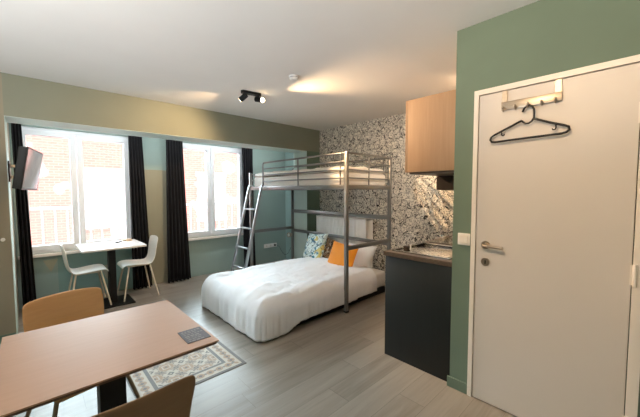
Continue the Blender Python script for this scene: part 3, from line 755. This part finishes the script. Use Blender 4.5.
# ================================================================== KITCHEN
KX0, KX1 = -1.530, -0.941; KY0, KY1 = 2.212, 3.60
kc = thing('kitchen_cabinet', 'dark green kitchen base cabinet end panel beside the door wall', 'cabinet', (-1.23, 2.9, 0))
def kobj(name, bm, m, par=None):
    o = obj(name, bm, m, None, 40); o.data.transform(Matrix.Translation(-Vector((-1.23, 2.9, 0)))); o.parent = par or kc; return o
kobj('end_panel', box(nb(), KX0+0.006, KX1, KY0, KY0+0.02, 0.0, 0.868, 0.001), 'panel')
kobj('carcass', box(nb(), KX0+0.03, KX1, KY0+0.02, KY1, 0.09, 0.868), 'panel')
kobj('plinth', box(nb(), KX0+0.08, KX1-0.02, KY0+0.02, KY1, 0.0, 0.09), 'black_plastic')
for i in range(2):
    y0 = KY0+0.024+i*0.682; dr = kobj('door', box(nb(), KX0+0.010, KX0+0.029, y0, y0+0.676, 0.10, 0.862, 0.002), 'panel')
    kobj('handle', tube(nb(), [(KX0+0.012, y0+0.2, 0.80), (KX0-0.018, y0+0.2, 0.80), (KX0-0.018, y0+0.45, 0.80), (KX0+0.012, y0+0.45, 0.80)], 0.005), 'steel', dr)
wt = nb(); S = (KX0+0.06, KX1-0.10, KY0+0.10, KY0+0.52)
wtop = obj('worktop', box(nb(), KX0-0.012, KX1, KY0-0.010, KY1+0.01, 0.870, 0.906, 0.003), 'worktop')
tag(wtop, 'brown kitchen worktop on the dark green cabinet', 'worktop')
sk = thing('kitchen_sink', 'stainless steel sink and drainer set in the brown worktop', 'sink', (-1.23, 2.9, 0.906))
def sobj(name, bm, m='polished', sm=40):
    o = obj(name, bm, m, None, sm); o.data.transform(Matrix.Translation(-Vector((-1.23, 2.9, 0.906)))); o.parent = sk; return o
sx0, sx1, sy0, sy1 = KX0+0.035, KX1-0.05, KY0+0.05, 2.80
bm = nb(); box(bm, sx0, sx1, sy0, sy1, 0.9062, 0.9100, 0.0015)
sobj('drainer', bm)
bm = nb(); box(bm, sx0, sx1, sy0, sy0+0.018, 0.910, 0.918, 0.003); box(bm, sx0, sx1, sy1-0.018, sy1, 0.910, 0.918, 0.003); box(bm, sx0, sx0+0.018, sy0+0.018, sy1-0.018, 0.910, 0.918, 0.003); box(bm, sx1-0.018, sx1, sy0+0.018, sy1-0.018, 0.910, 0.918, 0.003)
sobj('raised_rim', bm)
hb = thing('ceramic_hob', 'black glass hob set in the worktop beyond the sink', 'hob', (-1.235, 3.17, 0.906))
obj('glass_top', box(nb(), -0.25, 0.25, -0.27, 0.27, 0.0003, 0.006, 0.002), 'hob', hb)
for x, y, r in ((-0.1, -0.13, 0.08), (-0.1, 0.13, 0.065), (0.12, -0.13, 0.065), (0.12, 0.13, 0.08)):
    bm = nb(); tube(bm, [(x+r*math.cos(2*PI*i/32), y+r*math.sin(2*PI*i/32), 0.0063) for i in range(33)], 0.0012, 6); obj('cooking_ring', bm, 'bunk', hb)
# dark block in place of a reflection on the steel; slim white bottle
cp = nb(); box(cp, -0.02, 0.02, -0.02, 0.02, 0, 0.030, 0.004)
co = obj('reflection_block', cp, 'hood'); co.location = (-1.435, 2.40, 0.9105); tag(co, 'tiny dark block standing for a reflection on the near corner of the steel drainer', 'container')
cp = nb(); tube(cp, [(0, 0, 0), (0, 0, 0.045)], 0.006, 12); co = obj('white_bottle', cp, 'switch', None, 60); co.location = (-1.395, 2.40, 0.9105); tag(co, 'slim white bottle standing right of the tiny dark block', 'bottle')
uc = thing('wall_cabinet', 'oak veneer kitchen wall cabinet mounted high beside the green wall', 'cabinet', (-1.14, 2.9, 1.57))
def uobj(name, bm, m, par=None):
    o = obj(name, bm, m, None, 40); o.data.transform(Matrix.Translation(-Vector(uc.location))); o.parent = par or uc; return o
UX0 = -1.347
uobj('cabinet_body', box(nb(), UX0+0.02, KX1, KY0, KY1, 1.57, 2.135, 0.0015), 'oak')
for i in range(2):
    y0 = KY0+i*0.694; uobj('door', box(nb(), UX0, UX0+0.0195, y0+0.0, y0+0.691, 1.57, 2.135, 0.0015), 'oak')
uobj('underside_panel', box(nb(), UX0+0.03, KX1, KY0+0.02, KY1-0.01, 1.555, 1.57), 'worktop')
hd = thing('range_hood', 'dark brown extractor hood under the oak wall cabinet', 'extractor hood', (-1.13, 2.99, 1.43))
obj('hood_body', box(nb(), -0.19, 0.19, -0.29, 0.29, 0.0, 0.125, 0.004), 'hood', hd)
obj('filter', box(nb(), -0.16, 0.16, -0.25, 0.25, -0.006, 0.0, 0.002), 'steel', hd)
# ================================================================== DOOR RACK AND HANGER
rk = thing('over_door_rack', 'brushed steel over-door rack with hooks on the white door', 'coat rack', (-0.495, yf, 1.95))
fy = yf-0.006
def pobj(name, bm, m='steel'):
    o = obj(name, bm, m, None, 40); o.data.transform(Matrix.Translation(-Vector(rk.location))); o.parent = rk; return o
pobj('hook_plate', box(nb(), -0.643, -0.343, yf-0.016, yf-0.012, 1.918, 1.968, 0.001))
for x in (-0.6405, -0.375):
    bm = nb(); box(bm, x, x+0.028, yf-0.0125, yf-0.010, 1.92, 2.034); box(bm, x, x+0.028, yf-0.0125, YD+0.01, 2.0335, 2.036)
    pobj('strap', bm)
hooks = (-0.628, -0.563, -0.498, -0.433, -0.368)
for x in hooks:
    bm = nb(); tube(bm, [(x, yf-0.014, 1.935), (x, yf-0.016, 1.918), (x, yf-0.026, 1.909), (x, yf-0.038, 1.914), (x, yf-0.042, 1.926)], 0.0035, 8)
    sphere(bm, (x, yf-0.042, 1.929), 0.0075, 10); pobj('hook', bm)
hg = thing('clothes_hanger', 'black plastic clothes hanger hanging from the door rack', 'hanger', (-0.498, yf-0.030, 1.914))
y = 0.0
def hp(pts, r=0.006): return tube(nb(), [(a+0.498, y, z-1.914) for a, z in pts], r, 10)
obj('hook', hp([(-0.524, 1.886), (-0.516, 1.905), (-0.504, 1.917), (-0.490, 1.919), (-0.476, 1.910), (-0.468, 1.893), (-0.4665, 1.865), (-0.467, 1.842), (-0.477, 1.825), (-0.492, 1.815), (-0.508, 1.816), (-0.520, 1.828), (-0.526, 1.834)], 0.0055), 'black_plastic', hg, 180)
sh = [(-0.526, 1.836), (-0.60, 1.803), (-0.672, 1.770), (-0.691, 1.757), (-0.696, 1.742), (-0.688, 1.729), (-0.668, 1.726), (-0.50, 1.731), (-0.335, 1.735), (-0.314, 1.740), (-0.303, 1.752), (-0.306, 1.768), (-0.322, 1.777), (-0.39, 1.804), (-0.467, 1.838)]
obj('shoulder_bar', hp(sh, 0.0065), 'black_plastic', hg, 180)
for s_, x in ((-1, -0.632), (1, -0.362)):
    obj('strap_hook', hp([(x, 1.790), (x, 1.768), (x-0.004*s_, 1.761), (x-0.012*s_, 1.760), (x-0.016*s_, 1.768)], 0.0035), 'black_plastic', hg, 180)
# ================================================================== CEILING FITTINGS
sd = thing('smoke_detector', 'small round white smoke detector on the ceiling', 'smoke detector', (-2.346, 1.877, CZ))
bm = nb(); cyl(bm, (0, 0, 0), (0, 0, -1), 0.050, 0.016, 32); obj('base', bm, 'switch', sd, 40)
bm = nb(); cyl(bm, (0, 0, -0.016), (0, 0, -1), 0.044, 0.006, 32, 0.044); obj('vent_ring', bm, 'bunk', sd, 40)
bm = nb(); cyl(bm, (0, 0, -0.022), (0, 0, -1), 0.046, 0.018, 32, 0.030); obj('sensor_cap', bm, 'switch', sd, 40)
def spot_bar(label, loc, rz, heads, group='black ceiling spotlight bars'):
    t = thing('ceiling_spotlight', label, 'spotlight', loc, rz, group)
    bm = nb(); box(bm, -0.032, 0.032, -0.115, 0.115, -0.026, 0.0, 0.0)
    es = [e for e in bm.edges if abs(e.verts[0].co.z-e.verts[1].co.z) > 0.01]; bmesh.ops.bevel(bm, geom=es, offset=0.028, segments=5, profile=0.5, affect='EDGES')
    obj('mounting_bar', bm, 'black_metal', t, 40)
    for y_, dr, lit in heads:
        dr = Vector(dr).normalized(); c = Vector((0, y_, -0.066)); 
        hd_ = nb(); cyl(hd_, c-dr*0.035, dr, 0.029, 0.085, 24); ho = obj('lamp_head', hd_, 'black_metal', t, 40)
        obj('stem', tube(nb(), [(0, y_, -0.02), (0, y_, -0.06)], 0.006), 'black_metal', t, 40)
        if lit:
            bm = nb(); e = c+dr*0.058; sphere(bm, e, 0.024, 14); obj('bulb', bm, 'bulb', ho, 180)
        else:
            bm = nb(); cyl(bm, c+dr*0.0505, dr, 0.025, 0.003, 20); obj('lens', bm, 'bulb', ho, 40)
    return t
spot_bar('black twin spotlight bar with one visibly lit bulb, near the smoke detector', (-3.045, 1.83, CZ), R(-8),
         ((-0.085, (-0.75, -0.45, -0.50), False), (0.085, (0.78, 0.45, -0.22), True)))
light('spot_glow', 'SPOT', (-3.13, 1.68, 2.415), 38, WARM, (-0.80, -0.38, -0.40), spot_size=R(96), spot_blend=0.9, shadow_soft_size=0.025)
light('spot_glow', 'SPOT', (-2.945, 1.97, 2.415), 120, WARM, (0.85, 0.42, -0.42), spot_size=R(88), spot_blend=0.6, shadow_soft_size=0.025)
spot_bar('black twin spotlight bar on the ceiling above the tan table', (-0.5, 0.1, CZ), R(20), ((-0.085, (0.1, -0.6, -0.6), False), (0.085, (0.1, 0.9, -0.4), True)))
spot_bar('black twin spotlight bar added over the kitchen worktop to brighten the wallpaper', (-1.12, 3.05, CZ), R(90), ((-0.085, (0.5, 0.7, -0.5), False), (0.085, (0.3, 0.8, -0.5), True)))  # bar added behind the column as extra light on the wallpaper
light('spot_glow', 'SPOT', (-1.20, 3.14, 2.36), 22, (1, 0.86, 0.70), (-0.65, 0.50, -0.80), spot_size=R(110), spot_blend=0.8, shadow_soft_size=0.04)  # added light, brightens the wallpaper from the kitchen side
light('spot_glow', 'SPOT', (-0.50, 0.24, 2.42), 44, WARM, (0.12, 0.95, -0.10), spot_size=R(120), spot_blend=0.7, shadow_soft_size=0.04)
light('spot_glow', 'SPOT', (-0.55, 0.0, 2.40), 28, WARM, (-0.97, 0.12, -0.12), spot_size=R(62), spot_blend=1.0, shadow_soft_size=0.05)
cv = thing('fill_strip', 'long fill light strip added, unseen, in the slot behind the window beam', 'fill light', (BX-0.40, 1.7, 2.44))  # added strip, out of sight; brightens recess walls and window frames
obj('housing', box(nb(), -0.012, 0.029, -1.80, 1.80, -0.012, 0.012, 0.002), 'pvc', cv)
obj('light_strip', box(nb(), -0.016, -0.012, -1.79, 1.79, -0.008, 0.008), emis('fill_strip_emitter', (0.85, 0.95, 1.0), 6), cv)
a_ = light('fill_strip_glow', 'AREA', (BX-0.42, 1.7, 2.44), FILL_SLOT, (0.95, 0.97, 1.0), shape='RECTANGLE', size=3.55, size_y=0.05)
a_.matrix_world = Matrix.Translation((BX-0.42, 1.7, 2.42)) @ Matrix(((0, -0.98, 0.17), (1, 0, 0), (0, 0.17, 0.98))).to_4x4()
def uplighter(label, x, y, energy, color, h=1.08):  # unseen floor lamps, added to fill the room with ceiling bounce
    t = thing('fill_uplight', label, 'fill lamp', (x, y, 0))
    cyl_ = nb(); cyl(cyl_, (0, 0, 0), (0, 0, 1), 0.14, 0.02, 32); obj('base', cyl_, 'black_metal', t, 40)
    obj('pole', tube(nb(), [(0, 0, 0.02), (0, 0, h-0.10)], 0.011), 'black_metal', t, 40)
    bm = nb(); prev = None
    for r, z in ((0.02, -0.13), (0.06, -0.11), (0.11, -0.06), (0.14, -0.02), (0.134, -0.02), (0.105, -0.055), (0.057, -0.103), (0.018, -0.118)):
        ring = [bm.verts.new((r*math.cos(2*PI*k/32), r*math.sin(2*PI*k/32), z+h)) for k in range(32)]
        if prev:
            for k in range(32): bm.faces.new((prev[k], prev[(k+1) % 32], ring[(k+1) % 32], ring[k]))
        prev = ring
    sh_ = obj('lamp_shade', bm, 'frame_white', t, 40)
    bm = nb(); sphere(bm, (0, 0, h-0.07), 0.03, 14); obj('bulb', bm, 'bulb', sh_, 180)
    light('fill_glow', 'SPOT', (x, y, h), energy, color, (0, 0, 1), spot_size=R(170), spot_blend=0.35, shadow_soft_size=0.08)
uplighter('added unseen floor uplighter standing to the right of the camera near the door', 0.55, -0.35, UP1[0], UP1[1])
uplighter('added unseen floor uplighter standing behind the camera on the left, beside the tan table', -1.35, -1.1, UP2[0], UP2[1])
bpy.context.view_layer.update()
